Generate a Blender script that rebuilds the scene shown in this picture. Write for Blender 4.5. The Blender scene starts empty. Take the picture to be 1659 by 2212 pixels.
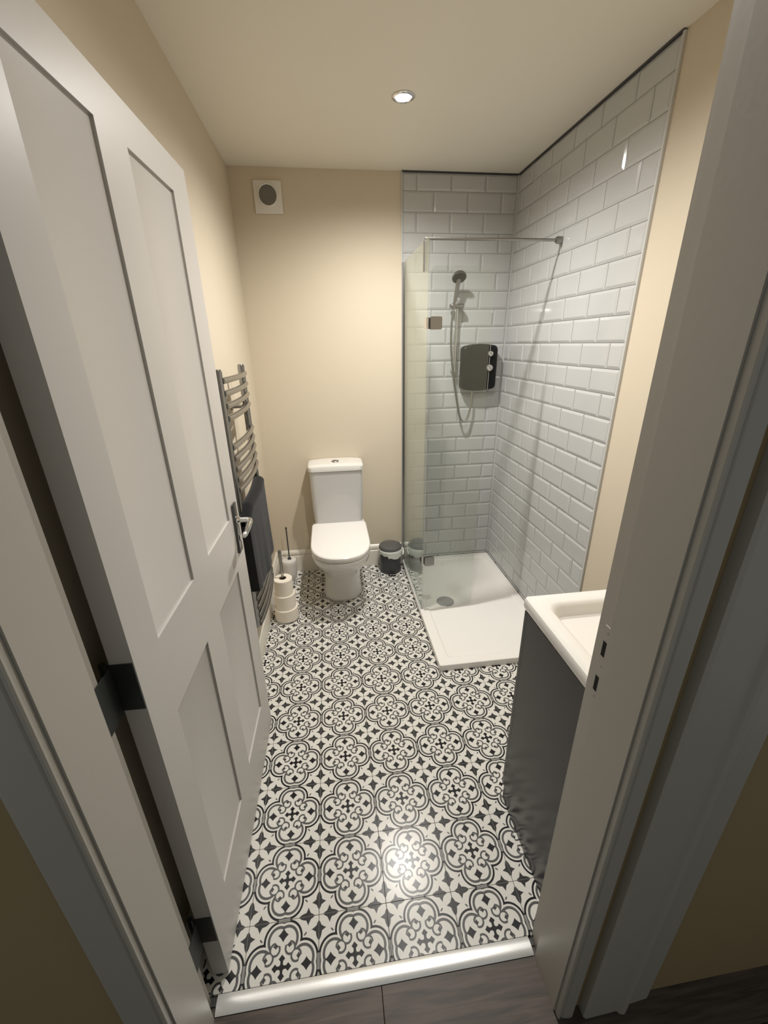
import bpy, bmesh, math, random
from mathutils import Vector, Matrix

random.seed(7)
SC = bpy.context.scene
COL = SC.collection

# ---------------------------------------------------------------- camera
cam_d = bpy.data.cameras.new('camera')
cam = bpy.data.objects.new('camera', cam_d)
COL.objects.link(cam)
_R = ((0.9914402284871684, -0.12957697008290253, -0.016002567338830695),
      (-0.06347994357623432, -0.37130662162082917, -0.9263376837956423),
      (0.11409018406882045, 0.9194243859952438, -0.37635386052819286))
_m = Matrix(((_R[0][0], -_R[1][0], -_R[2][0], 0.12607), (_R[0][1], -_R[1][1], -_R[2][1], -0.71120),
             (_R[0][2], -_R[1][2], -_R[2][2], 1.56274), (0, 0, 0, 1)))
cam.matrix_world = _m
cam_d.sensor_fit = 'HORIZONTAL'
cam_d.sensor_width = 36.0
cam_d.lens = 896.086 * 36.0 / 1659.0
cam_d.clip_start = 0.02
SC.camera = cam

# ---------------------------------------------------------------- world, lights, exposure
wd = bpy.data.worlds.new('world')
SC.world = wd
wd.use_nodes = True
_bg = wd.node_tree.nodes['Background']
_bg.inputs[0].default_value = (0.90, 0.93, 0.88, 1)
_bg.inputs[1].default_value = 0.21

LAMPS = ((0.482, 1.335, 2.44), (0.53, 0.52, 2.44))
LAMP_W = (98.0, 52.0)
for (lx, ly, lz), lw in zip(LAMPS, LAMP_W):
    ld = bpy.data.lights.new('downlight_beam', 'SPOT')
    ld.energy = lw
    ld.color = (1.0, 0.965, 0.91)
    ld.spot_size = math.radians(164)
    ld.spot_blend = 1.0
    ld.shadow_soft_size = 0.028
    lo = bpy.data.objects.new('downlight_beam', ld)
    lo.location = (lx, ly, lz - 0.022)
    COL.objects.link(lo)

SC.view_settings.view_transform = 'Standard'
SC.view_settings.look = 'None'
SC.view_settings.gamma = 1.0
SC.view_settings.use_curve_mapping = False
SC.view_settings.exposure = 0.0
SC.cycles.max_bounces = 16
SC.cycles.diffuse_bounces = 10
SC.cycles.transparent_max_bounces = 16

# ---------------------------------------------------------------- helpers
OFF = {}


def tag(o, label=None, cat=None, group=None, kind=None):
    if label: o['label'] = label
    if cat: o['category'] = cat
    if group: o['group'] = group
    if kind: o['kind'] = kind
    return o


def thing(name, label, cat, loc=(0, 0, 0), group=None, rotz=0.0):
    o = bpy.data.objects.new(name, None)
    o.empty_display_size = 0.05
    o.location = loc
    o.rotation_euler = (0, 0, rotz)
    COL.objects.link(o)
    tag(o, label, cat, group)
    OFF[o.name] = Vector((0, 0, 0)) if rotz else Vector(loc)
    return o


def sharpen(bm, deg=32):
    bm.normal_update()
    lim = math.radians(deg)
    for f in bm.faces: f.smooth = True
    for e in bm.edges:
        if len(e.link_faces) == 2:
            e.smooth = e.calc_face_angle(0) < lim
        else:
            e.smooth = False


def obj(name, bm, mat, parent=None, origin=None, smooth=True, recalc=True):
    if recalc: bmesh.ops.recalc_face_normals(bm, faces=bm.faces)
    if smooth: sharpen(bm)
    off = Vector((0, 0, 0))
    if parent is not None:
        off = OFF[parent.name]
    elif origin is not None:
        off = Vector(origin)
    if off.length: bmesh.ops.translate(bm, vec=-off, verts=bm.verts)
    me = bpy.data.meshes.new(name)
    bm.to_mesh(me)
    bm.free()
    me.materials.append(mat)
    o = bpy.data.objects.new(name, me)
    COL.objects.link(o)
    if parent is not None:
        o.parent = parent
        OFF[o.name] = off
    else:
        o.location = off
        OFF[o.name] = off
    return o


def copy_tree(o, parent=None):
    c = o.copy()
    COL.objects.link(c)
    if parent is not None: c.parent = parent
    for ch in list(o.children): copy_tree(ch, c)
    return c


def NB(): return bmesh.new()


def box(bm, lo, hi, bev=0.0, seg=2):
    lo = Vector(lo); hi = Vector(hi)
    r = bmesh.ops.create_cube(bm, size=1.0)
    vs = r['verts']
    bmesh.ops.scale(bm, vec=hi - lo, verts=vs)
    bmesh.ops.translate(bm, vec=(lo + hi) / 2, verts=vs)
    if bev > 0:
        es = list({e for v in vs for e in v.link_edges})
        bmesh.ops.bevel(bm, geom=es, offset=bev, segments=seg, affect='EDGES', profile=0.5)
    return bm


def loft(bm, loops, cap0=True, cap1=True, closed=True):
    rows = [[bm.verts.new(p) for p in lp] for lp in loops]
    n = len(rows[0])
    for a, b in zip(rows[:-1], rows[1:]):
        for i in range(n if closed else n - 1):
            j = (i + 1) % n
            bm.faces.new((a[i], a[j], b[j], b[i]))
    if cap0: bm.faces.new(list(reversed(rows[0])))
    if cap1: bm.faces.new(rows[-1])
    return bm


def lathe(bm, prof, c=(0, 0, 0), n=32, axis='z', cap=True):
    loops = []
    for r, h in prof:
        lp = []
        for i in range(n):
            a = 2 * math.pi * i / n
            x, y = r * math.cos(a), r * math.sin(a)
            if axis == 'z': q = (c[0] + x, c[1] + y, c[2] + h)
            elif axis == 'y': q = (c[0] + x, c[1] + h, c[2] + y)
            else: q = (c[0] + h, c[1] + x, c[2] + y)
            lp.append(q)
        loops.append(lp)
    return loft(bm, loops, cap, cap)


def tube(bm, pts, r, n=10, cap=True):
    pts = [Vector(p) for p in pts]
    loops = []
    up = None
    for i, p in enumerate(pts):
        d = (pts[min(i + 1, len(pts) - 1)] - pts[max(i - 1, 0)]).normalized()
        if up is None:
            up = Vector((0, 0, 1)) if abs(d.z) < 0.9 else Vector((1, 0, 0))
        s = d.cross(up).normalized()
        up = s.cross(d).normalized()
        rr = r[i] if isinstance(r, (list, tuple)) else r
        loops.append([p + s * (rr * math.cos(2 * math.pi * k / n)) + up * (rr * math.sin(2 * math.pi * k / n)) for k in range(n)])
    return loft(bm, loops, cap, cap)


def spline(pts, n=8):
    P = [Vector(p) for p in pts]
    P = [2 * P[0] - P[1]] + P + [2 * P[-1] - P[-2]]
    out = []
    for i in range(1, len(P) - 2):
        for k in range(n):
            t = k / n
            a, b, c, d = P[i - 1], P[i], P[i + 1], P[i + 2]
            out.append(0.5 * ((2 * b) + (-a + c) * t + (2 * a - 5 * b + 4 * c - d) * t * t + (-a + 3 * b - 3 * c + d) * t ** 3))
    out.append(P[-2])
    return out


def rrect(x0, x1, y0, y1, r, z, n=6):
    """rounded rectangle loop, counter clockwise"""
    pts = []
    for cx, cy, a0 in ((x1 - r, y1 - r, 0), (x0 + r, y1 - r, 90), (x0 + r, y0 + r, 180), (x1 - r, y0 + r, 270)):
        for k in range(n + 1):
            a = math.radians(a0 + 90 * k / n)
            pts.append((cx + r * math.cos(a), cy + r * math.sin(a), z))
    return pts


def prism(bm, prof, axis, a, b):
    """profile (u, z) extruded along x or y; u is the other horizontal axis"""
    def P(u, z, t): return (t, u, z) if axis == 'x' else (u, t, z)
    loft(bm, [[P(u, z, a) for u, z in prof], [P(u, z, b) for u, z in prof]])
    return bm


# ---------------------------------------------------------------- materials
def new_mat(name):
    m = bpy.data.materials.new(name)
    m.use_nodes = True
    return m, m.node_tree.nodes, m.node_tree.links, m.node_tree.nodes['Principled BSDF']


def mat(name, col, rough=0.5, metal=0.0, coat=0.0, spec=0.5, bump=0.0, bscale=60.0, var=0.0, sheen=0.0, detail=3.0):
    m, N, L, P = new_mat(name)
    P.inputs['Base Color'].default_value = (*col, 1)
    P.inputs['Roughness'].default_value = rough
    P.inputs['Metallic'].default_value = metal
    P.inputs['Coat Weight'].default_value = coat
    P.inputs['Coat Roughness'].default_value = 0.05
    P.inputs['Specular IOR Level'].default_value = spec
    P.inputs['Sheen Weight'].default_value = sheen
    if bump > 0 or var > 0:
        tc = N.new('ShaderNodeTexCoord')
        nz = N.new('ShaderNodeTexNoise')
        nz.inputs['Scale'].default_value = bscale
        nz.inputs['Detail'].default_value = detail
        L.new(tc.outputs['Object'], nz.inputs['Vector'])
        if bump > 0:
            b = N.new('ShaderNodeBump')
            b.inputs['Strength'].default_value = bump
            b.inputs['Distance'].default_value = 0.002
            L.new(nz.outputs['Fac'], b.inputs['Height'])
            L.new(b.outputs['Normal'], P.inputs['Normal'])
        if var > 0:
            mr = N.new('ShaderNodeMapRange')
            mr.inputs['To Min'].default_value = 1 - var
            mr.inputs['To Max'].default_value = 1 + var
            L.new(nz.outputs['Fac'], mr.inputs['Value'])
            hs = N.new('ShaderNodeHueSaturation')
            hs.inputs['Color'].default_value = (*col, 1)
            L.new(mr.outputs['Result'], hs.inputs['Value'])
            L.new(hs.outputs['Color'], P.inputs['Base Color'])
    return m


M = {
    'cream': mat('cream_wall_paint', (0.62, 0.548, 0.435), 0.75, spec=0.3, bump=0.12, bscale=180),
    'ceiling': mat('ceiling_paint', (0.78, 0.745, 0.66), 0.8, spec=0.3, bump=0.08, bscale=150),
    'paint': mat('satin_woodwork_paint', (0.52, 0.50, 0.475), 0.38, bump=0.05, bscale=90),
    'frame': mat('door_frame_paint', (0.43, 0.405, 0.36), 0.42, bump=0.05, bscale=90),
    'skirt': mat('skirting_gloss', (0.74, 0.70, 0.62), 0.3),
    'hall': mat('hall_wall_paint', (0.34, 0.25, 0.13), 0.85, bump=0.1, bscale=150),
    'tile': mat('white_glazed_tile', (0.50, 0.507, 0.508), 0.14, coat=0.2, var=0.03, bscale=3),
    'grout': mat('grey_grout', (0.27, 0.265, 0.25), 0.9),
    'floorbase': mat('floor_grout', (0.10, 0.10, 0.10), 0.9),
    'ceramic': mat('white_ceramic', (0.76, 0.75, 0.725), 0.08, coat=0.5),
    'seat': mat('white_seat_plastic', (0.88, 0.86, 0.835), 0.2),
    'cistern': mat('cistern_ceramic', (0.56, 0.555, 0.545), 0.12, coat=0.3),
    'tray': mat('white_tray_resin', (0.90, 0.88, 0.85), 0.22),
    'trayside': mat('tray_side', (0.55, 0.54, 0.52), 0.4),
    'chrome': mat('chrome', (0.72, 0.72, 0.72), 0.12, 1.0),
    'dullchrome': mat('brushed_chrome', (0.34, 0.335, 0.33), 0.32, 1.0),
    'darkmetal': mat('dark_bronze_hinge', (0.045, 0.05, 0.05), 0.45, 0.6),
    'blackplas': mat('gloss_black_plastic', (0.010, 0.011, 0.011), 0.32, spec=0.2),
    'greyplas': mat('dark_grey_plastic', (0.055, 0.055, 0.06), 0.4),
    'whiteplas': mat('white_plastic', (0.74, 0.72, 0.68), 0.35),
    'grille': mat('fan_grille', (0.19, 0.18, 0.16), 0.5),
    'bag': mat('translucent_liner', (0.72, 0.74, 0.70), 0.35, bump=0.5, bscale=40),
    'binbody': mat('bin_enamel', (0.045, 0.045, 0.05), 0.38),
    'binlid': mat('bin_lid_grey', (0.12, 0.12, 0.12), 0.3, 0.2),
    'paper': mat('toilet_paper', (0.86, 0.80, 0.70), 0.95, bump=0.3, bscale=200),
    'card': mat('cardboard_core', (0.25, 0.19, 0.12), 0.9),
    'towel': mat('charcoal_towelling', (0.018, 0.018, 0.02), 0.95, bump=1.0, bscale=500, sheen=0.25),
    'unit': mat('anthracite_gloss_panel', (0.022, 0.022, 0.025), 0.22, spec=0.4),
    'black': mat('hole_shade_black', (0.004, 0.004, 0.004), 0.9),
    'railchrome': mat('towel_rail_chrome', (0.32, 0.32, 0.32), 0.2, 1.0),
    'darkchrome': mat('dark_plated_metal', (0.16, 0.16, 0.16), 0.25, 1.0),
    'hose': mat('steel_hose', (0.40, 0.40, 0.38), 0.3, 1.0),
    'rubber': mat('clear_seal', (0.55, 0.56, 0.55), 0.4),
    'mirror': mat('dial_silver', (0.62, 0.60, 0.58), 0.3, 0.7),
    'thresh': mat('aluminium_threshold', (0.83, 0.83, 0.82), 0.3, 0.55),
    'drain': mat('drain_cover', (0.36, 0.35, 0.36), 0.35, 0.4),
}

# lamp lens: gives off light
m, N, L, P = new_mat('lamp_lens')
P.inputs['Emission Color'].default_value = (1.0, 0.97, 0.92, 1)
P.inputs['Emission Strength'].default_value = 30.0
M['lens'] = m

# clear shower glass: straight-through with a Schlick reflection
m, N, L, P = new_mat('shower_glass')
N.remove(P)
geo = N.new('ShaderNodeNewGeometry')
dot = N.new('ShaderNodeVectorMath'); dot.operation = 'DOT_PRODUCT'
L.new(geo.outputs['Incoming'], dot.inputs[0]); L.new(geo.outputs['Normal'], dot.inputs[1])
ab = N.new('ShaderNodeMath'); ab.operation = 'ABSOLUTE'; L.new(dot.outputs['Value'], ab.inputs[0])
om = N.new('ShaderNodeMath'); om.operation = 'SUBTRACT'; om.inputs[0].default_value = 1.0; L.new(ab.outputs[0], om.inputs[1])
pw = N.new('ShaderNodeMath'); pw.operation = 'POWER'; pw.inputs[1].default_value = 4.6; L.new(om.outputs[0], pw.inputs[0])
ma = N.new('ShaderNodeMath'); ma.operation = 'MULTIPLY_ADD'; ma.inputs[1].default_value = 0.95; ma.inputs[2].default_value = 0.045
L.new(pw.outputs[0], ma.inputs[0])
tr = N.new('ShaderNodeBsdfTransparent'); tr.inputs[0].default_value = (0.945, 0.962, 0.952, 1)
gl = N.new('ShaderNodeBsdfGlossy'); gl.inputs['Roughness'].default_value = 0.0; gl.inputs['Color'].default_value = (0.92, 0.97, 0.95, 1)
mx = N.new('ShaderNodeMixShader')
L.new(ma.outputs[0], mx.inputs[0]); L.new(tr.outputs[0], mx.inputs[1]); L.new(gl.outputs[0], mx.inputs[2])
L.new(mx.outputs[0], N['Material Output'].inputs['Surface'])
M['glass'] = m

# dark wood laminate of the hallway
m, N, L, P = new_mat('dark_wood_laminate')
tc = N.new('ShaderNodeTexCoord'); mp = N.new('ShaderNodeMapping')
mp.inputs['Scale'].default_value = (2.0, 22.0, 1.0)
L.new(tc.outputs['Object'], mp.inputs['Vector'])
nz = N.new('ShaderNodeTexNoise'); nz.inputs['Scale'].default_value = 3.0; nz.inputs['Detail'].default_value = 6
nz.inputs['Distortion'].default_value = 0.6
L.new(mp.outputs[0], nz.inputs['Vector'])
cr = N.new('ShaderNodeValToRGB')
cr.color_ramp.elements[0].position = 0.3; cr.color_ramp.elements[0].color = (0.028, 0.021, 0.016, 1)
cr.color_ramp.elements[1].position = 0.75; cr.color_ramp.elements[1].color = (0.12, 0.088, 0.066, 1)
L.new(nz.outputs['Fac'], cr.inputs[0]); L.new(cr.outputs[0], P.inputs['Base Color'])
P.inputs['Roughness'].default_value = 0.5
M['laminate'] = m


# ---- encaustic print of the floor tiles, drawn with maths nodes in tile space
class X:
    nt = None

    def __init__(s, sock): s.s = sock

    @staticmethod
    def op(kind, *a):
        n = X.nt.nodes.new('ShaderNodeMath'); n.operation = kind
        for i, v in enumerate(a):
            if isinstance(v, X): X.nt.links.new(v.s, n.inputs[i])
            else: n.inputs[i].default_value = float(v)
        return X(n.outputs[0])

    def __add__(s, o): return X.op('ADD', s, o)
    def __radd__(s, o): return X.op('ADD', o, s)
    def __sub__(s, o): return X.op('SUBTRACT', s, o)
    def __rsub__(s, o): return X.op('SUBTRACT', o, s)
    def __mul__(s, o): return X.op('MULTIPLY', s, o)
    def __rmul__(s, o): return X.op('MULTIPLY', o, s)
    def __truediv__(s, o): return X.op('DIVIDE', s, o)


mn = lambda a, b: X.op('MINIMUM', a, b)
mxx = lambda a, b: X.op('MAXIMUM', a, b)
aab = lambda a: X.op('ABSOLUTE', a)
sq = lambda a: X.op('SQRT', a)
lt = lambda a, b: X.op('LESS_THAN', a, b)
pwr = lambda a, b: X.op('POWER', a, b)


def tile_print(p, q):
    n = 0.5 - p; mm = 0.5 - q
    circ = lambda x, y, cx, cy: sq((x - cx) * (x - cx) + (y - cy) * (y - cy))
    band = lambda d, lo, hi: lt(aab(d - (lo + hi) / 2), (hi - lo) / 2)
    paint = lambda c, k, v: c + (v - c) * k
    W, K, G, D = 1.0, 0.0, 0.40, 0.12
    d1 = circ(p, q, .213, .442)
    c = W + 0 * d1
    fl = lt(pwr(p / .108, .85) + pwr(aab(q - .155) / .066, .85), 1.0)
    lf = lt(pwr(p / .043, 1.3) + pwr(aab(q - .175) / .112, 2.0), 1.0)
    f = mxx(fl, lf)
    c = paint(c, f, D); c = paint(c, f * lt(p, .006), .7)
    s = (p + q) * .7071; t = (q - p) * .7071
    c = paint(c, lt(t / .011 * (t / .011) + (s - .27) * (s - .27) / .0007, 1.0), G)
    far = lt(q, .415)
    rc = sq(mm * mm + n * n)
    c = paint(c, band(d1, .181, .213) * far * lt(.3, rc), K)
    lobe = lt(d1, .184); c = paint(c, lobe, W)
    vd = circ(p, q, .310, .395)
    outer = 1 - lt(rc, .245)
    c = paint(c, band(d1, .124, .158) * outer, G)
    c = paint(c, lt(p, .05) * (1 - far) * (1 - lobe), G); c = paint(c, lt(p, .012) * (1 - far), .8)
    c = paint(c, band(vd, .052, .078) * lt(.098, rc) * (1 - lt(aab(p - .25), .022) * lt(.40, q)), G)
    c = paint(c, lt(vd, .052), W)
    c = paint(c, lt(pwr(aab(p - .275) / .034, .8) + pwr(aab(q - .405) / .045, .8), 1.0), D + .1)
    c = paint(c, lt(pwr(aab(n - .335) / .080, .8) + pwr(mm / .075, .8), 1.0), K + .05)
    arm = mxx(lt(mm, .018) * lt(n, .11), lt(mm + aab(n - .088), .044))
    arm = mxx(arm, lt(mm + n, .05))
    return paint(c, arm, K + .03)


m, N, L, P = new_mat('patterned_floor_tile')
X.nt = m.node_tree
tc = N.new('ShaderNodeTexCoord')
sp = N.new('ShaderNodeSeparateXYZ')
L.new(tc.outputs['Object'], sp.inputs[0])
u = X(sp.outputs[0]) * 5.0
v = X(sp.outputs[1]) * 5.0
a_ = mn(u, 1 - u); b_ = mn(v, 1 - v)
val = tile_print(mn(a_, b_), mxx(a_, b_))
cr = N.new('ShaderNodeValToRGB')
cr.color_ramp.elements[0].position = 0.0; cr.color_ramp.elements[0].color = (0.006, 0.006, 0.009, 1)
cr.color_ramp.elements[1].position = 1.0; cr.color_ramp.elements[1].color = (0.74, 0.725, 0.68, 1)
e = cr.color_ramp.elements.new(0.42); e.color = (0.10, 0.10, 0.10, 1)
L.new(val.s, cr.inputs[0])
L.new(cr.outputs[0], P.inputs['Base Color'])
P.inputs['Roughness'].default_value = 0.24
P.inputs['Specular IOR Level'].default_value = 0.28
M['floortile'] = m

# ---------------------------------------------------------------- room dimensions (metres)
XL, XR, YB, ZC = -0.33, 1.283, 2.068, 2.44
YF, YH = -0.135, -0.272           # bathroom and hall faces of the door wall
TH = 0.008                        # wall tile thickness
OL, OR = -0.268, 0.600            # door opening between the linings' outer faces
OH = 2.03

# ---------------------------------------------------------------- structure
YM_ = (YF + YH) / 2
def struct(name, bm, mt, **k):
    return tag(obj(name, bm, mt, **k), kind='structure')


struct('wall_left', box(NB(), (XL - .1, YM_, 0), (XL, YB + .1, ZC)), M['cream'])
wall_back = struct('wall_back', box(NB(), (XL, YB, 0), (XR, YB + .1, ZC)), M['cream'])
wall_right = struct('wall_right', box(NB(), (XR, YF, 0), (XR + .1, YB + .1, ZC)), M['cream'])
# the door wall: bathroom half and hall half meet in the middle of its thickness
YM = (YF + YH) / 2
def doorwall(y0, y1, x1):
    bm = NB()
    box(bm, (XL, y0, 0), (OL - .03, y1, ZC)); box(bm, (OR + .03, y0, 0), (x1, y1, ZC))
    box(bm, (OL - .03, y0, OH + .03), (OR + .03, y1, ZC))
    return bm
struct('wall_front', doorwall(YM, YF, XR), M['cream'])
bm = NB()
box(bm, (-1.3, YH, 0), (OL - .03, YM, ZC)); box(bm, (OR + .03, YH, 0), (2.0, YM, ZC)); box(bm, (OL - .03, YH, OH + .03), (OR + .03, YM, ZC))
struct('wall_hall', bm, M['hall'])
struct('ceiling', box(NB(), (XL - .1, YF, ZC), (XR + .1, YB + .1, ZC + .08)), M['ceiling'])

floor = struct('floor', box(NB(), (XL, YF - .012, -.06), (XR, YB, -.0082)), M['floorbase'])
hall_floor = struct('floor_hall', box(NB(), (-1.3, -1.9, -.06), (2.0, YF - .012, -.012)), M['laminate'])

# floor tiles, 20 cm, each a part of the floor
P_ = 0.2
G_ = 0.0007
cache = {}
x_lo, x_hi, y_lo, y_hi = XL + .002, XR - .002, -.128, YB - .002
for i in range(-2, 7):
    for j in range(-1, 11):
        a0, a1 = max(i * P_ + G_, x_lo), min((i + 1) * P_ - G_, x_hi)
        b0, b1 = max(j * P_ + G_, y_lo), min((j + 1) * P_ - G_, y_hi)
        if a1 - a0 < .01 or b1 - b0 < .01: continue
        if a0 > .64 and b0 > .94: continue           # under the shower tray
        key = (round(a0 - i * P_, 4), round(a1 - i * P_, 4), round(b0 - j * P_, 4), round(b1 - j * P_, 4))
        if key not in cache:
            bm = NB()
            k = .0006
            lo = [(key[0], key[2]), (key[1], key[2]), (key[1], key[3]), (key[0], key[3])]
            cx = [(1, 1), (-1, 1), (-1, -1), (1, -1)]
            loft(bm, [[(x, y, -.008) for x, y in lo], [(x, y, -k) for x, y in lo], [(x + s * k, y + t * k, 0) for (x, y), (s, t) in zip(lo, cx)]])
            bmesh.ops.recalc_face_normals(bm, faces=bm.faces)
            me = bpy.data.meshes.new('tile'); bm.to_mesh(me); bm.free(); me.materials.append(M['floortile'])
            cache[key] = me
        o = bpy.data.objects.new('tile', cache[key])
        COL.objects.link(o); o.parent = floor; o.location = (i * P_, j * P_, 0)

# laminate boards of the hallway, each a part of the hall floor
y = YF - .034
k = 0
while y > -1.2:
    y2 = y - .192
    xs = [-1.3, (.165 + .62 * (k % 2)) - .9, (.165 + .62 * (k % 2)), 2.0]
    for xa, xb in zip(xs[:-1], xs[1:]):
        o = obj('board', box(NB(), (xa + .0006, y2 + .0006, -.0118), (xb - .0006, y - .0006, -.001), .0008, 1), M['laminate'], hall_floor)
    y = y2; k += 1

# glazed brick tiles with bevelled edges on the two shower walls
def metro(w, h):
    """tile lying in XZ, face towards -Y, lower left corner at the origin"""
    bm = NB()
    g = .0012; b = min(.011, w * .45)
    A = [(g, g), (w - g, g), (w - g, h - g), (g, h - g)]
    B = [(g + b, g + b), (w - g - b, g + b), (w - g - b, h - g - b), (g + b, h - g - b)]
    loft(bm, [[(x, -.0004, z) for x, z in A], [(x, -.0042, z) for x, z in A], [(x, -TH, z) for x, z in B]])
    bmesh.ops.recalc_face_normals(bm, faces=bm.faces)
    me = bpy.data.meshes.new('tile'); bm.to_mesh(me); bm.free(); me.materials.append(M['tile'])
    return me


mcache = {}
def tile_wall(parent, u0, u1, joint, place):
    row = 0
    z = .05
    rows = [(.036, .05)] + [(round(.05 + .1 * k, 3), round(.15 + .1 * k, 3)) for k in range(23)] + [(2.35, 2.434)]
    for r, (z0, z1) in enumerate(rows):
        off = joint + (.1 if r % 2 else 0.0)
        k0 = math.floor((u0 - off) / .2)
        uu = off + k0 * .2
        while uu < u1 - .002:
            a, b = max(uu, u0), min(uu + .2, u1)
            if b - a > .008:
                key = (round(b - a, 4), round(z1 - z0, 4))
                if key not in mcache: mcache[key] = metro(*key)
                o = bpy.data.objects.new('tile', mcache[key])
                COL.objects.link(o); o.parent = parent
                place(o, a, b, z0)
            uu += .2


def on_back(o, a, b, z): o.location = (a, YB, z)
def on_right(o, a, b, z):
    o.rotation_euler = (0, 0, -math.pi / 2); o.location = (XR, b, z)


XT, YT = 0.604, 0.885
# grout beds behind the tiles
obj('grout_bed', box(NB(), (XT, YB - .0030, .034), (XR, YB, 2.434)), M['grout'], wall_back)
obj('grout_bed', box(NB(), (XR - .0030, YT, .034), (XR, YB, 2.434)), M['grout'], wall_right)
tile_wall(wall_back, XT + .002, XR - TH, .885, on_back)
tile_wall(wall_right, YT + .002, YB - TH, 1.08, on_right)
# edge trims, and dark strips painting the shade of the gap under the ceiling
struct('trim_1', box(NB(), (XT - .006, YB - .010, .036), (XT + .001, YB - .0002, 2.436), .001, 1), M['rubber'])
struct('trim_2', box(NB(), (XR - .010, YT - .007, .036), (XR - .0002, YT + .001, 2.436), .001, 1), M['rubber'])
struct('gap_shade_back', box(NB(), (XT - .004, YB - .013, 2.4345), (XR - .0135, YB - .0002, 2.4398)), M['greyplas'])
struct('trim_14', box(NB(), (XR - TH - .0016, YB - TH - .0016, .0365), (XR - .0031, YB - .0031, 2.434), .001, 1), M['rubber'])
struct('gap_shade_right', box(NB(), (XR - .013, YT - .004, 2.4345), (XR - .0002, YB - .0002, 2.4398)), M['greyplas'])

# skirting with a grooved top
SK = [(0, 0), (.018, 0), (.018, .118), (.0165, .124), (.011, .128), (.011, .134), (.015, .138), (.0155, .150), (.012, .158), (.005, .166), (0, .17)]
def skirt(name, axis, face, sgn, a, b):
    bm = NB()
    prism(bm, [(face + sgn * (d + .0004), z + .0004) for d, z in SK], axis, a, b)
    return struct(name, bm, M['skirt'])
skirt('baseboard_back', 'x', YB, -1, XL + .0186, XT - .0075)
skirt('baseboard_left', 'y', XL, 1, YF + .001, YB - .0006)
skirt('baseboard_front', 'x', YF, 1, .640, .655)

# ---------------------------------------------------------------- door lining, architraves, threshold
def lining(name, x_in, x_stop, x_out, sgn):
    """sgn +1: jamb face looks to +x.  rabbet on the bathroom side"""
    ys = -.172
    return [(x_out, YH), (x_stop, YH), (x_stop, ys), (x_in, ys), (x_in, YF), (x_out, YF)]
def vprism(prof, z0, z1):
    bm = NB()
    return loft(bm, [[(x, y, z0) for x, y in prof], [(x, y, z1) for x, y in prof]])
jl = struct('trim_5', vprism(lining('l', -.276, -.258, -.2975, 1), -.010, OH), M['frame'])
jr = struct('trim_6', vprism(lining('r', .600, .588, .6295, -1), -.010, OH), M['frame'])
bm = NB(); box(bm, (-.2975, YH, OH), (.6295, YF, OH + .0295)); box(bm, (-.258, YH, OH - .012), (.588, -.172, OH))
struct('trim_7', bm, M['frame'])
# architraves on the hall face: bead next to the lining, then a flat with an outer bead
def arch_profile(x0, s, w):
    d = YH - .0003
    return [(x0, d), (x0, d - .012), (x0 + s * .002, d - .0145), (x0 + s * .006, d - .0150), (x0 + s * .0085, d - .011), (x0 + s * .012, d - .0145),
            (x0 + s * (w - .012), d - .017), (x0 + s * (w - .003), d - .016), (x0 + s * w, d - .012), (x0 + s * w, d)]
struct('trim_8', vprism(arch_profile(-.262, -1, .072), -.010, OH + .07), M['frame'])
struct('trim_9', vprism(arch_profile(.592, 1, .040), -.010, OH + .07), M['frame'])
pr_ = [(.656, YH - .0003), (.656, YH - .020), (.662, YH - .024), (.744, YH - .022), (.750, YH - .028), (.760, YH - .030), (.768, YH - .026), (.774, YH - .016), (.835, YH - .012), (.838, YH - .0003)]
struct('trim_10', vprism(pr_, -.010, OH + .09), M['frame'])
bm = NB(); box(bm, (-.334, YH - .016, OH + .0708), (.632, YH - .0003, OH + .14), .003, 1)
struct('trim_11', bm, M['frame'])
# bathroom-side architraves (right one just shows beside the vanity)
struct('trim_12', box(NB(), (.603, YF + .0003, .0005), (.639, YF + .014, OH + .06), .003, 1), M['frame'])

# threshold strip
prof = [(-.1695, -.0005), (-.1695, .0015), (-.164, .0045), (-.150, .0060), (-.136, .0045), (-.1295, .0015), (-.1295, .0004)]
bm = NB(); prism(bm, [(y_, z_) for y_, z_ in prof], 'x', -.2575, .5995 - .0125)
struct('trim_13', bm, M['thresh'])

# strike plate let into the right lining
sp_ = obj('strike_plate', box(NB(), (.5975, -.1705, .915), (.5998, -.1475, 1.085), .001, 1), M['frame'], jr)
for z0, z1 in ((1.020, 1.052), (.938, .972)):
    bm = NB(); box(bm, (.5968, -.1675, z0), (.5978, -.1515, z1)); obj('keep_hole_shade', bm, M['black'], sp_)  # solid black block, its colour stands for the shade inside the hole
for z0 in (1.072, .998, .925):
    bm = NB(); lathe(bm, [(.0005, -.001), (.003, -.001), (.003, 0)], (.5975, -.159, z0), 10, 'x'); obj('screw', bm, M['dullchrome'], sp_)

# ---------------------------------------------------------------- the door
LW, LT, LH = .806, .040, 1.993
ang = math.atan2(.808, .019)
door = bpy.data.objects.new('door_1', None)
COL.objects.link(door)
door.location = (-.2385, -.092, .006)
door.rotation_euler = (0, 0, ang)
tag(door, 'white painted four panel door standing open against the left wall', None, None, 'structure')
OFF[door.name] = Vector((0, 0, 0))
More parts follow.
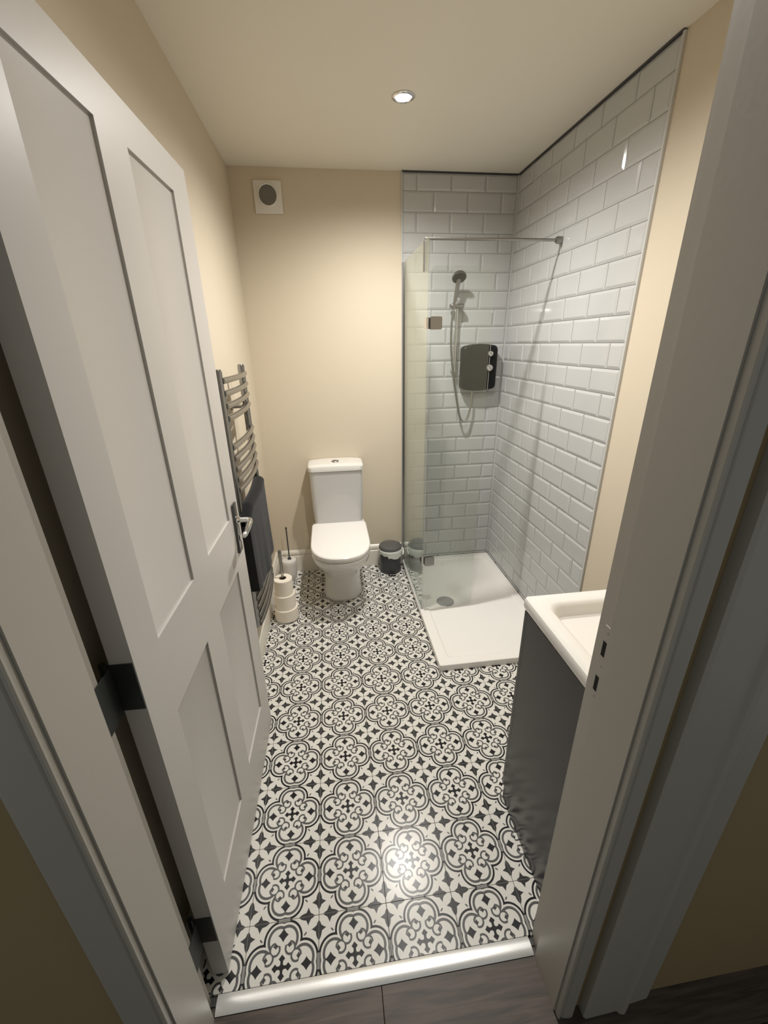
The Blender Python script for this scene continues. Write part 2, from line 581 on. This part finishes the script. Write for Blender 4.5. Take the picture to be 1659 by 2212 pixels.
# local axes: x along the leaf from the hinge edge, y = 0 face seen from the doorway, +y towards the wall
pan = [(.095, .318, 1.027, 1.915), (.440, .686, 1.027, 1.915), (.095, .318, .215, .838), (.440, .686, .215, .838)]
xs = [0, .095, .318, .440, .686, LW]; zs = [0, .215, .838, 1.027, 1.915, LH]
bm = NB()
def grid_face(y, flip):
    V = {}
    for i, x in enumerate(xs):
        for j, z in enumerate(zs): V[i, j] = bm.verts.new((x, y, z))
    for i in range(5):
        for j in range(5):
            if (i in (1, 3)) and (j in (1, 3)): continue
            bm.faces.new([V[i, j], V[i + 1, j], V[i + 1, j + 1], V[i, j + 1]])
    return V
V0 = grid_face(0, 0); V1 = grid_face(LT, 1)
def strip(keys):
    for a, b in zip(keys[:-1], keys[1:]): bm.faces.new([V0[a], V0[b], V1[b], V1[a]])
strip([(i, 0) for i in range(6)]); strip([(i, 5) for i in range(6)]); strip([(0, j) for j in range(6)]); strip([(5, j) for j in range(6)])
for i in (1, 3):
    for j in (1, 3): strip([(i, j), (i + 1, j), (i + 1, j + 1), (i, j + 1), (i, j)])
leaf = obj('leaf', bm, M['paint'], door)
for x0, x1, z0, z1 in pan:
    # plain sunk panel, slightly chamfered into its frame
    bm = NB()
    o1 = [(x0 + .0002, z0 + .0002), (x1 - .0002, z0 + .0002), (x1 - .0002, z1 - .0002), (x0 + .0002, z1 - .0002)]
    i1 = [(x0 + .0015, z0 + .0015), (x1 - .0015, z0 + .0015), (x1 - .0015, z1 - .0015), (x0 + .0015, z1 - .0015)]
    loft(bm, [[(x, .0065, z) for x, z in i1], [(x, .0058, z) for x, z in o1], [(x, LT - .0058, z) for x, z in o1], [(x, LT - .0065, z) for x, z in i1]])
    obj('panel', bm, M['paint'], door)
# hinges
for zc in (1.0, .215, 1.76):
    bm = NB(); box(bm, (-.0022, .002, zc - .052), (-.0003, LT + .006, zc + .052), .0004, 1)
    hg = obj('hinge', bm, M['darkmetal'], door)
    bm = NB(); lathe(bm, [(.0005, -.054), (.006, -.054), (.006, .054), (.0005, .054)], (-.001, LT + .011, zc), 12)
    obj('hinge_pin', bm, M['darkmetal'], hg)
for zc in (1.0 + .006, .221, 1.766):
    # leaf of the hinge screwed to the lining
    bm = NB(); box(bm, (-.2757, -.171, zc - .052), (-.2740, -.100, zc + .052), .0004, 1)
    obj('hinge_leaf', bm, M['darkmetal'], jl)
# lever handles on both faces
for sgn, y0 in ((-1, 0.0), (1, LT)):
    hx = LW - .062
    bm = NB(); box(bm, (hx - .021, min(y0, y0 + sgn * .008), .885), (hx + .021, max(y0, y0 + sgn * .008), 1.065), .003, 2)
    hd = obj('handle', bm, M['darkchrome'], door)
    bm = NB()
    tube(bm, spline([(hx, y0 + sgn * .007, 1.004), (hx, y0 + sgn * .036, 1.004), (hx - .004, y0 + sgn * .050, 1.003), (hx - .02, y0 + sgn * .054, 1.001), (hx - .06, y0 + sgn * .055, .998), (hx - .108, y0 + sgn * .052, .990)], 5), [.009] * 5 + [.0095] * 10 + [.0085] * 10 + [.006], 12)
    obj('lever', bm, M['chrome'], hd)
    bm = NB(); lathe(bm, [(.0005, 0), (.0155, 0), (.0155, sgn * .004), (.011, sgn * .010), (.0005, sgn * .010)], (hx, y0 + sgn * .0082, 1.004), 20, 'y')
    obj('rose', bm, M['chrome'], hd)
    bm = NB(); box(bm, (hx - .004, min(y0 + sgn * .0082, y0 + sgn * .0105), .925), (hx + .004, max(y0 + sgn * .0082, y0 + sgn * .0105), .948), .001, 1)
    obj('turn_snib', bm, M['chrome'], hd)

# ---------------------------------------------------------------- ceiling downlights
for k, (lx, ly, lz) in enumerate(LAMPS):
    t = thing('downlight', ('lit round ceiling spotlight above the toilet and shower end' if k == 0 else 'lit round ceiling spotlight above the doorway end of the room'), 'light', (lx, ly, lz), 'downlights in the ceiling')
    bm = NB(); lathe(bm, [(.031, -.0002), (.044, -.0002), (.044, -.003), (.040, -.006), (.034, -.007), (.031, -.004)], (lx, ly, lz), 40, cap=False)
    obj('bezel', bm, M['chrome'], t)
    bm = NB(); lathe(bm, [(.0005, -.0004), (.0305, -.0004), (.0305, -.004), (.020, -.008), (.0005, -.010)], (lx, ly, lz), 32)
    obj('lens', bm, M['lens'], t)

# ---------------------------------------------------------------- extractor fan
t = thing('extractor_fan', 'white square extractor fan with round dark grille high on the back wall', 'fan', (-.131, YB, 2.305))
fx, fz = -.131, 2.305
bm = NB(); box(bm, (fx - .074, YB - .014, fz - .076), (fx + .074, YB - .0004, fz + .074), .005, 2)
obj('cover', bm, M['whiteplas'], t)
bm = NB(); lathe(bm, [(.046, 0), (.054, 0), (.054, -.006), (.050, -.011), (.046, -.008)], (fx, YB - .0142, fz + .006), 36, 'y', cap=False)
obj('outlet_ring', bm, M['whiteplas'], t)
bm = NB()
lathe(bm, [(.0005, -.0002), (.0455, -.0002), (.0455, -.004), (.0005, -.004)], (fx, YB - .0144, fz + .006), 32, 'y')
for r in (.012, .022, .032, .041):
    lathe(bm, [(r, -.0042), (r + .003, -.0042), (r + .003, -.0065), (r, -.0065), (r, -.0042)], (fx, YB - .0144, fz + .006), 28, 'y', cap=False)
obj('grille', bm, M['grille'], t)

# ---------------------------------------------------------------- toilet
TX = .140
t = thing('toilet', 'white close-coupled toilet with closed lid against the cream back wall', 'toilet', (TX, 1.72, 0))
def dloop(hw, yb, yf, z, nf=22, rb=.03, cx=TX, pw=2.35):
    """D shaped loop: square-ish back, rounded front"""
    pts = []
    ym = yf + min(hw * 1.25, (yb - yf) * .75)
    for k in range(nf + 1):                       # front arc from +x side to -x side
        a = math.pi * k / nf
        c_, s_ = math.cos(a), math.sin(a)
        x = hw * math.copysign(abs(c_) ** (2 / pw), c_)
        y = ym - (ym - yf) * abs(s_) ** (2 / pw)
        pts.append((cx + x, y, z))
    for a0, sx in ((180, -1), (90, 1)):
        for k in range(5):
            a = math.radians(a0 - 90 * k / 4)
            pts.append((cx + sx * (hw - rb) + rb * math.cos(a), yb - rb + rb * math.sin(a), z))
    return pts
YBK = YB - .002
bm = NB()
lv = [(.130, 2.03, 1.612, .0005), (.130, 2.03, 1.610, .012), (.124, 2.03, 1.618, .03), (.119, 2.03, 1.622, .09), (.120, 2.035, 1.612, .15), (.128, 2.04, 1.580, .20),
      (.148, 2.045, 1.515, .255), (.167, 2.05, 1.45, .31), (.178, 2.05, 1.408, .355), (.181, 2.05, 1.392, .385), (.180, 2.05, 1.392, .395), (.172, 2.045, 1.402, .400)]
loft(bm, [dloop(hw, yb, yf, z) for hw, yb, yf, z in lv])
obj('pan', bm, M['ceramic'], t)
bm = NB()
loft(bm, [dloop(.174, 1.905, 1.395, .4008), dloop(.178, 1.907, 1.390, .404), dloop(.178, 1.907, 1.390, .414), dloop(.174, 1.905, 1.394, .4165)])
obj('seat', bm, M['seat'], t)
bm = NB()
loft(bm, [dloop(.176, 1.903, 1.387, .4185), dloop(.181, 1.907, 1.380, .422), dloop(.181, 1.907, 1.380, .434), dloop(.176, 1.904, 1.386, .4395), dloop(.150, 1.885, 1.42, .4425)])
lid = obj('lid', bm, M['seat'], t)
for sx in (-.075, .075):
    bm = NB(); tube(bm, [(TX + sx - .016, 1.903, .409), (TX + sx + .016, 1.903, .409)], .007, 12); obj('lid_hinge', bm, M['chrome'], t)
def cis(hw, y0, z, r=.035): return rrect(TX - hw, TX + hw, y0, YBK, r, z, 6)
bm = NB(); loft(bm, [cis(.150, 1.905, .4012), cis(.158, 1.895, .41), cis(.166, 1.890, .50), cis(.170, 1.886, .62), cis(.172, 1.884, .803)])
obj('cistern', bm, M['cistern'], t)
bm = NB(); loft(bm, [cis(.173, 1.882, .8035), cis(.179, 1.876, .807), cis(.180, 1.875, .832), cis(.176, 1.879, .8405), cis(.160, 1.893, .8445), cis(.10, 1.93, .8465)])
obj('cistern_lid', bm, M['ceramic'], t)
bm = NB(); lathe(bm, [(.0005, 0), (.024, 0), (.024, .003), (.022, .0055), (.0005, .006)], (TX, 1.972, .8468), 28)
fb = obj('flush_button', bm, M['dullchrome'], t)
bm = NB(); box(bm, (TX - .0008, 1.952, .8529), (TX + .0008, 1.992, .8536)); obj('button_split', bm, M['blackplas'], fb)

# ---------------------------------------------------------------- pedal bin
BX, BY = .500, 1.968
t = thing('pedal_bin', 'small dark grey pedal bin with pale liner between toilet and shower glass', 'bin', (BX, BY, 0))
bm = NB(); lathe(bm, [(.0005, .0005), (.076, .0005), (.078, .004), (.078, .014), (.0755, .018), (.0765, .10), (.079, .183), (.0005, .183)], (BX, BY, 0), 40)
obj('body', bm, M['binbody'], t)
bm = NB(); lathe(bm, [(.070, .186), (.082, .186), (.0835, .190), (.083, .198), (.078, .206), (.060, .213), (.035, .217), (.0005, .218)], (BX, BY, .001), 40)
obj('lid', bm, M['binlid'], t)
bm = NB()
loops = []
rnd = random.Random(3)
n = 48
ph = [rnd.uniform(0, 6.28) for _ in range(5)]
for r, z, amp in ((.0795, .183, 0), (.085, .187, .001), (.0885, .180, .002), (.0865, .166, .003), (.0835, .150, .0035)):
    lp = []
    for i in range(n):
        a = 2 * math.pi * i / n
        w = sum(math.sin(a * k + ph[j]) for j, k in enumerate((3, 5, 8, 11, 13)))
        zz = z + (w * .004 if z < .17 else 0) - (.02 if (z < .155 and -1.0 < math.atan2(math.sin(a + .9), math.cos(a + .9)) < .6) else 0)
        lp.append((BX + (r + amp * w * .5) * math.cos(a), BY + (r + amp * w * .5) * math.sin(a), zz))
    loops.append(lp)
loft(bm, loops, False, False)
obj('liner', bm, M['bag'], t)
bm = NB(); tube(bm, spline([(BX + .085, BY + .005, .180), (BX + .093, BY - .012, .172), (BX + .090, BY - .030, .150), (BX + .086, BY - .036, .136)], 5), [.004] * 8 + [.006] * 7 + [.002], 8)
obj('liner_tail', bm, M['bag'], t)
bm = NB(); box(bm, (BX - .026, BY - .104, .006), (BX + .026, BY - .0775, .014), .003, 2)
obj('pedal', bm, M['blackplas'], t)
bm = NB(); box(bm, (BX - .022, BY - .1055, .0142), (BX + .022, BY - .098, .018), .001, 1)
obj('pedal_strip', bm, M['chrome'], t)

# ---------------------------------------------------------------- toilet brush
KX, KY = -.229, 1.965
t = thing('toilet_brush', 'toilet brush with thin dark handle in white pot in the back left corner', 'brush', (KX, KY, 0))
bm = NB(); lathe(bm, [(.0005, .0005), (.040, .0005), (.044, .006), (.048, .06), (.051, .12), (.052, .140), (.049, .148), (.040, .152), (.012, .154), (.0005, .154)], (KX, KY, 0), 36)
obj('pot', bm, M['whiteplas'], t)
bm = NB(); lathe(bm, [(.0005, .1545), (.014, .1545), (.012, .162), (.0055, .172), (.0045, .180), (.0045, .385), (.0060, .39), (.0060, .40), (.0005, .402)], (KX + .004, KY, 0), 16)
obj('handle', bm, M['greyplas'], t)

# ---------------------------------------------------------------- toilet roll stand and rolls
RX, RY = -.214, 1.484
t = thing('toilet_roll_stand', 'free-standing toilet roll pole with round base beside the left wall', 'stand', (RX, RY, 0))
bm = NB(); lathe(bm, [(.0005, .0005), (.070, .0005), (.072, .003), (.070, .007), (.010, .009), (.0005, .009)], (RX, RY, 0), 40)
obj('base', bm, M['chrome'], t)
bm = NB(); lathe(bm, [(.0005, .0092), (.0085, .0092), (.0085, .44), (.0105, .445), (.0105, .462), (.007, .468), (.0005, .469)], (RX, RY, 0), 16)
obj('pole', bm, M['dullchrome'], t)
RL = ('bottom toilet roll on the stand, resting on its base', 'middle toilet roll on the stand, between two others', 'top toilet roll on the stand, its hollow core showing')
for k, (z0, z1, r) in enumerate(((.0096, .0900, .071), (.0908, .184, .062), (.1848, .284, .054))):
    tt = thing('toilet_roll', RL[k], 'toilet roll', (RX, RY, z0), 'toilet rolls stacked on the stand')
    bm = NB(); lathe(bm, [(.0215, z0), (r - .002, z0), (r, z0 + .002), (r, z1 - .003), (r - .003, z1), (.0215, z1), (.0215, z0)], (RX, RY, 0), 44, cap=False)
    obj('paper', bm, M['paper'], tt)
    bm = NB(); lathe(bm, [(.0195, z0), (.0212, z0), (.0212, z1), (.0195, z1), (.0195, z0)], (RX, RY, 0), 30, cap=False)
    obj('core', bm, M['card'], tt)

# ---------------------------------------------------------------- towel radiator on the left wall
t = thing('towel_radiator', 'chrome ladder towel radiator on the left wall behind the open door', 'radiator', (-.262, 1.14, .38))
PX = -.262
Y0, Y1 = .908, 1.352
for yy in (Y0, Y1):
    bm = NB(); lathe(bm, [(.0005, .378), (.012, .378), (.0155, .384), (.0155, 1.478), (.012, 1.486), (.0005, 1.487)], (PX, yy, 0), 20)
    obj('post', bm, M['railchrome'], t)
    for zz in (.45, 1.30):
        bm = NB(); lathe(bm, [(.0005, 0), (.017, 0), (.017, .006), (.009, .008), (.009, .052), (.0005, .052)], (XL + .0004, yy, zz), 16, 'x')
        obj('bracket', bm, M['railchrome'], t)
barz = [1.447, 1.402, 1.357, 1.312, 1.203, 1.160, 1.117, 1.074, 1.031, .925, .882, .839, .796, .70, .655, .61, .565, .52, .475, .43, .39]
first = None
for zz in barz:
    if first is None:
        pts = [(PX + .012 + .014 * math.sin(math.pi * k / 12) ** .8, Y0 + (Y1 - Y0) * k / 12, barz[0]) for k in range(13)]
        bm = NB(); tube(bm, pts, .0115, 12)
        first = obj('bar', bm, M['railchrome'], t)
        base = barz[0]
    else:
        o = first.copy(); COL.objects.link(o); o.parent = t; o.location = (0, 0, zz - base)

# ---------------------------------------------------------------- charcoal towel over the radiator
def towel():
    bm = NB()
    ny = 30
    prof = []
    zt = .957
    cx = PX + .020
    for k in range(24): prof.append((cx + .022 + .004 * (1 - k / 23), .575 + (zt - .02 - .575) * k / 23))      # front, going up
    for k in range(9):
        a = math.pi * k / 8
        prof.append((cx - .004 + .028 * math.cos(a), zt - .014 + .026 * math.sin(a)))
    for k in range(12): prof.append((cx - .030, zt - .02 - .20 * k / 11))
    ya, yb = .868, 1.315
    rows = []
    for i, (x, z) in enumerate(prof):
        row = []
        hang = max(0, min(1, (zt - z) / .5)) if i < 24 else 0
        for j in range(ny + 1):
            s = j / ny
            y = ya + (yb - ya) * s
            bow = .012 * math.sin(math.pi * s)
            fold = .006 * math.sin(s * 13 + z * 3) * hang + .003 * math.sin(s * 29 + 1.0) * hang
            dz = 0
            if i < 24 and z < .62: dz = .03 * max(0, (s - .82) / .18) ** 1.5
            if i < 24 and z < .62: dz += .01 * (1 - s)
            edge = -.05 * max(0, .16 - s) / .16 if 20 < i < 34 else 0
            if i < 24 and j == 0: bow, fold, y = -.040, 0, ya + .002
            if i < 24 and j == 1: bow, fold, y = -.004, 0, ya + .003
            row.append((x + bow + fold, y, z + dz + edge))
        rows.append(row)
    V = [[bm.verts.new(p) for p in r] for r in rows]
    for a, b in zip(V[:-1], V[1:]):
        for i in range(ny): bm.faces.new((a[i], a[i + 1], b[i + 1], b[i]))
    bmesh.ops.solidify(bm, geom=bm.faces[:], thickness=.006)
    return bm
tw = obj('towel', towel(), M['towel'], None, (-.24, 1.1, .97))
tag(tw, 'charcoal towel folded over the lower half of the chrome radiator', 'towel')

# ---------------------------------------------------------------- shower tray
TX0, TX1, TY0, TY1, TZ = .6005, XR - TH - .0004, .905, YB - TH - .0004, .036
t = thing('shower_tray', 'low white rectangular shower tray in the right corner', 'shower tray', ((TX0 + TX1) / 2, 1.48, 0))
bm = NB()
R = lambda d, r, z: rrect(TX0 + d, TX1 - d, TY0 + d, TY1 - d, r, z, 6)
loft(bm, [R(0, .012, .0006), R(0, .012, TZ - .003), R(.002, .010, TZ - .0008), R(.005, .010, TZ), R(.050, .02, TZ), R(.055, .02, TZ - .001), R(.062, .022, TZ - .008), R(.070, .022, TZ - .0092), R(.3, .02, TZ - .014)])
obj('basin', bm, M['tray'], t)
bm = NB(); lathe(bm, [(.0005, 0), (.054, 0), (.056, .002), (.053, .0045), (.030, .006), (.0005, .0065)], (.782, 1.470, TZ - .0128), 36)
obj('drain_cover', bm, M['drain'], t)

# ---------------------------------------------------------------- glass screen
GX = .612
GY0 = 1.395
t = thing('shower_screen', 'clear glass shower screen with hinged return panel standing on the tray edge', 'shower screen', (GX, 1.70, TZ))
GZ0, GZ1 = TZ + .008, 2.00
bm = NB(); box(bm, (GX - .004, GY0, GZ0), (GX + .004, YB - TH - .004, GZ1), .0012, 1)
obj('fixed_pane', bm, M['glass'], t)
bm = NB(); box(bm, (GX - .007, GY0, TZ + .0003), (GX + .007, YB - TH - .004, TZ + .0078), .001, 1); obj('bottom_seal', bm, M['rubber'], t)
bm = NB(); box(bm, (GX - .011, YB - TH - .0142, TZ + .001), (GX + .011, YB - TH - .0004, GZ1), .001, 1)
box(bm, (GX - .011, YB - TH - .030, TZ + .001), (GX - .0042, YB - TH - .0145, GZ1)); box(bm, (GX + .0042, YB - TH - .030, TZ + .001), (GX + .011, YB - TH - .0145, GZ1))
obj('wall_channel', bm, M['dullchrome'], t)
# hinged return pane with rounded corners, in the local frame of its hinge line
h0 = Vector((GX + .006, 1.380)); h1 = Vector((.925, 1.408))
d_ = (h1 - h0); wd_ = d_.length; d_.normalize(); n_ = Vector((-d_.y, d_.x))
def rr2(w, z0, z1, r, n=6):
    return [(x, z) for x, z, _ in rrect(0, w, z0, z1, r, 0, n)]
def place2(s, off, z): q = h0 + d_ * s + n_ * off; return (q.x, q.y, z)
bm = NB()
lp = rr2(wd_, TZ + .012, 1.884, .03)
loft(bm, [[place2(s, -.003, z) for s, z in lp], [place2(s, .003, z) for s, z in lp]])
obj('return_pane', bm, M['glass'], t)
for zc in (1.648, .378):
    bm = NB()
    for off in (-.0062, .0062):
        lo_, hi_ = min(off, off * .49 + 0), max(off, off * .49)
        loft(bm, [[place2(s, math.copysign(.0031, off), z) for s, z in rr2(.058, zc - .028, zc + .028, .008, 4)],
                  [place2(s, math.copysign(.0085, off), z) for s, z in rr2(.058, zc - .028, zc + .028, .008, 4)]])
    hg = obj('glass_hinge', bm, M['dullchrome'], t)
    bm = NB()
    for sx in (-1, 1):
        box(bm, (GX + min(sx * .0041, sx * .0085), 1.397, zc - .024), (GX + max(sx * .0041, sx * .0085), 1.440, zc + .024), .001, 1)
    lathe(bm, [(.0005, -.026), (.0065, -.026), (.0065, .026), (.0005, .026)], (GX - .001, 1.388, zc), 14)
    obj('hinge_plate', bm, M['chrome'], hg)
# support bar from the glass to the tiled wall
ZB, YBR = 2.006, 1.480
bm = NB(); tube(bm, [(GX - .004, YBR, ZB), (XR - TH - .012, YBR, ZB)], .0065, 14)
sb = obj('support_bar', bm, M['dullchrome'], t)
bm = NB(); lathe(bm, [(.0005, 0), (.016, 0), (.016, -.022), (.012, -.030), (.0005, -.030)], (XR - TH - .0005, YBR, ZB), 20, 'x'); obj('wall_flange', bm, M['dullchrome'], sb)
bm = NB()
for sx in (-1, 1):
    box(bm, (GX + min(sx * .0042, sx * .0085), YBR - .009, 1.872), (GX + max(sx * .0042, sx * .0085), YBR + .009, 1.998), .001, 1)
obj('glass_clamp', bm, M['dullchrome'], sb)

# ---------------------------------------------------------------- electric shower unit
YW = YB - TH
t = thing('electric_shower', 'black electric shower box with two silver dials on the tiled back wall', 'shower', (1.092, YW, 1.40))
def unitloop(y, d):
    pts = []
    x0, x1, z0, z1 = .978 + d, 1.208 - d, 1.265 + d, 1.553 - d
    r = .026
    for (cx, cz, a0) in ((x1 - r, z1 - r - .010, 0), (x0 + r, z1 - r - .010, 90), (x0 + r, z0 + r + .010, 180), (x1 - r, z0 + r + .010, 270)):
        for k in range(7):
            a = math.radians(a0 + 90 * k / 6)
            pts.append([cx + r * math.cos(a), cz + r * math.sin(a)])
        if a0 in (0, 180):
            for k in range(1, 8):
                s = k / 8
                if a0 == 0: pts.append([x1 - r + (x0 - x1 + 2 * r) * s, z1 - .010 + .010 * math.sin(math.pi * s)])
                else: pts.append([x0 + r + (x1 - x0 - 2 * r) * s, z0 + .010 - .010 * math.sin(math.pi * s)])
    return [(x, y, z) for x, z in pts]
bm = NB(); loft(bm, [unitloop(YW - .0005, .003), unitloop(YW - .020, .002)]); obj('backplate', bm, M['dullchrome'], t)
bm = NB(); loft(bm, [unitloop(YW - .0205, .001), unitloop(YW - .055, 0), unitloop(YW - .072, .004), unitloop(YW - .079, .012)])
cv = obj('cover', bm, M['blackplas'], t)
bm = NB(); box(bm, (1.150, YW - .0806, 1.272), (1.1528, YW - .0792, 1.547)); obj('silver_line', bm, M['mirror'], cv)
for zz, r in ((1.492, .0165), (1.408, .020)):
    bm = NB(); lathe(bm, [(.0005, 0), (r, 0), (r, -.010), (r * .85, -.0155), (.0005, -.016)], (1.153, YW - .0808, zz), 28, 'y')
    dl = obj('dial', bm, M['mirror'], t)
    bm = NB(); box(bm, (-.0012, -.0008, -r * .8), (.0012, .0004, r * .8)); bmesh.ops.rotate(bm, cent=(0, 0, 0), matrix=Matrix.Rotation(-.65, 3, 'Y'), verts=bm.verts)
    bmesh.ops.translate(bm, vec=(1.153, YW - .0972, zz), verts=bm.verts); obj('pointer', bm, M['greyplas'], dl)

# ---------------------------------------------------------------- riser rail with handset and hose
t = thing('shower_rail', 'chrome riser rail with handset and hose on the tiled back wall', 'shower rail', (.934, YW, 1.39))
bm = NB(); lathe(bm, [(.0005, 1.385), (.0095, 1.385), (.0095, 1.800), (.0005, 1.800)], (.934, YW - .045, 0), 16); obj('rail', bm, M['chrome'], t)
for zz in (1.398, 1.790):
    bm = NB(); lathe(bm, [(.0005, 0), (.015, 0), (.015, -.035), (.0005, -.035)], (.934, YW - .0005, zz), 16, 'y'); obj('rail_bracket', bm, M['chrome'], t)
bm = NB(); box(bm, (.888, YW - .078, 1.752), (.970, YW - .030, 1.778), .008, 3); sl = obj('slider', bm, M['dullchrome'], t)
bm = NB(); lathe(bm, [(.0005, -.004), (.012, -.004), (.0125, .026), (.0005, .026)], (.915, YW - .072, 1.775), 16); obj('handset_holder', bm, M['chrome'], sl)
# handset: slim tapering handle and a round head tilted forward
bm = NB()
pts = spline([(.908, YW - .070, 1.752), (.912, YW - .076, 1.80), (.918, YW - .086, 1.86), (.922, YW - .098, 1.905)], 5)
tube(bm, pts, [.010 + .004 * i / len(pts) for i in range(len(pts))], 14)
hs = obj('handset', bm, M['dullchrome'], t)
bm = NB(); lathe(bm, [(.0005, .026), (.022, .024), (.036, .014), (.042, .004), (.042, -.004), (.0005, -.004)], (0, 0, 0), 32)
mt_ = Matrix.Translation((.920, YW - .108, 1.912)) @ Matrix.Rotation(math.radians(-38), 4, 'X')
bmesh.ops.transform(bm, matrix=mt_, verts=bm.verts); hd = obj('shower_head', bm, M['dullchrome'], hs)
bm = NB(); lathe(bm, [(.0005, -.0042), (.039, -.0042), (.037, -.0070), (.0005, -.0075)], (0, 0, 0), 32)
bmesh.ops.transform(bm, matrix=mt_, verts=bm.verts); obj('spray_face', bm, M['greyplas'], hs)
hp = spline([(.906, YW - .070, 1.750), (.898, YW - .068, 1.66), (.903, YW - .066, 1.52), (.925, YW - .062, 1.36), (.958, YW - .058, 1.20), (.985, YW - .056, 1.10), (1.012, YW - .054, 1.068), (1.038, YW - .052, 1.098), (1.056, YW - .048, 1.17), (1.062, YW - .042, 1.268)], 8)
bm = NB()
tube(bm, hp, [.0062 + (.0008 if i % 2 else 0) for i in range(len(hp))], 10); obj('hose', bm, M['hose'], t)

# ---------------------------------------------------------------- vanity unit with basin
VX0, VX1, VY0, VY1, VZ = .664, XR - .0006, YF + .0006, .280, .858
t = thing('vanity_unit', 'dark grey gloss vanity unit with white basin right of the doorway', 'vanity unit', ((VX0 + VX1) / 2, (VY0 + VY1) / 2, 0))
bm = NB(); box(bm, (VX0 + .004, VY0, .0006), (VX1, VY1 - .028, VZ - .040), .001, 1); obj('carcass', bm, M['unit'], t)
xm = (VX0 + VX1) / 2
for a, b, hx in ((VX0 + .005, xm - .0015, xm - .03), (xm + .0015, VX1 - .001, xm + .03)):
    bm = NB(); box(bm, (a, VY1 - .0275, .06), (b, VY1 - .0095, VZ - .043), .0015, 1); dr = obj('door', bm, M['unit'], t)
    bm = NB(); tube(bm, spline([(hx, VY1 - .0094, .72), (hx, VY1 + .012, .715), (hx, VY1 + .012, .60), (hx, VY1 - .0094, .595)], 4), .005, 10); obj('handle', bm, M['chrome'], dr)
bm = NB()
B = lambda d, r, z: rrect(VX0 + d, VX1 - d, VY0 + d, VY1 - d, r, z, 6)
I_ = lambda d, r, z: rrect(VX0 + .052 + d, VX1 - .052 - d, VY0 + .115 + d, VY1 - .076 + .026 - d, r, z, 6)
loft(bm, [B(.010, .008, VZ - .0395), B(.003, .010, VZ - .036), B(.0, .012, VZ - .028), B(.0, .012, VZ - .008), B(.003, .012, VZ - .0015), B(.008, .012, VZ),
          I_(-.008, .040, VZ - .0005), I_(-.002, .036, VZ - .003), I_(.006, .034, VZ - .012), I_(.020, .034, VZ - .060), I_(.040, .040, VZ - .100), I_(.075, .03, VZ - .112)])
bs = obj('basin', bm, M['ceramic'], t)
cxb, cyb = (VX0 + VX1) / 2, VY0 + .215
bm = NB(); lathe(bm, [(.0005, 0), (.023, 0), (.024, .002), (.018, .005), (.0005, .006)], (cxb, cyb, VZ - .1118), 24); obj('waste', bm, M['chrome'], bs)
bm = NB(); lathe(bm, [(.0005, .0), (.024, .0), (.024, .006), (.019, .012), (.018, .11), (.0005, .112)], (cxb, VY0 + .055, VZ + .0004), 24)
tube(bm, spline([(cxb, VY0 + .06, VZ + .085), (cxb, VY0 + .11, VZ + .092), (cxb, VY0 + .155, VZ + .082)], 4), .011, 12)
box(bm, (cxb - .007, VY0 + .03, VZ + .113), (cxb + .007, VY0 + .10, VZ + .122), .002, 1)
obj('tap', bm, M['chrome'], t)
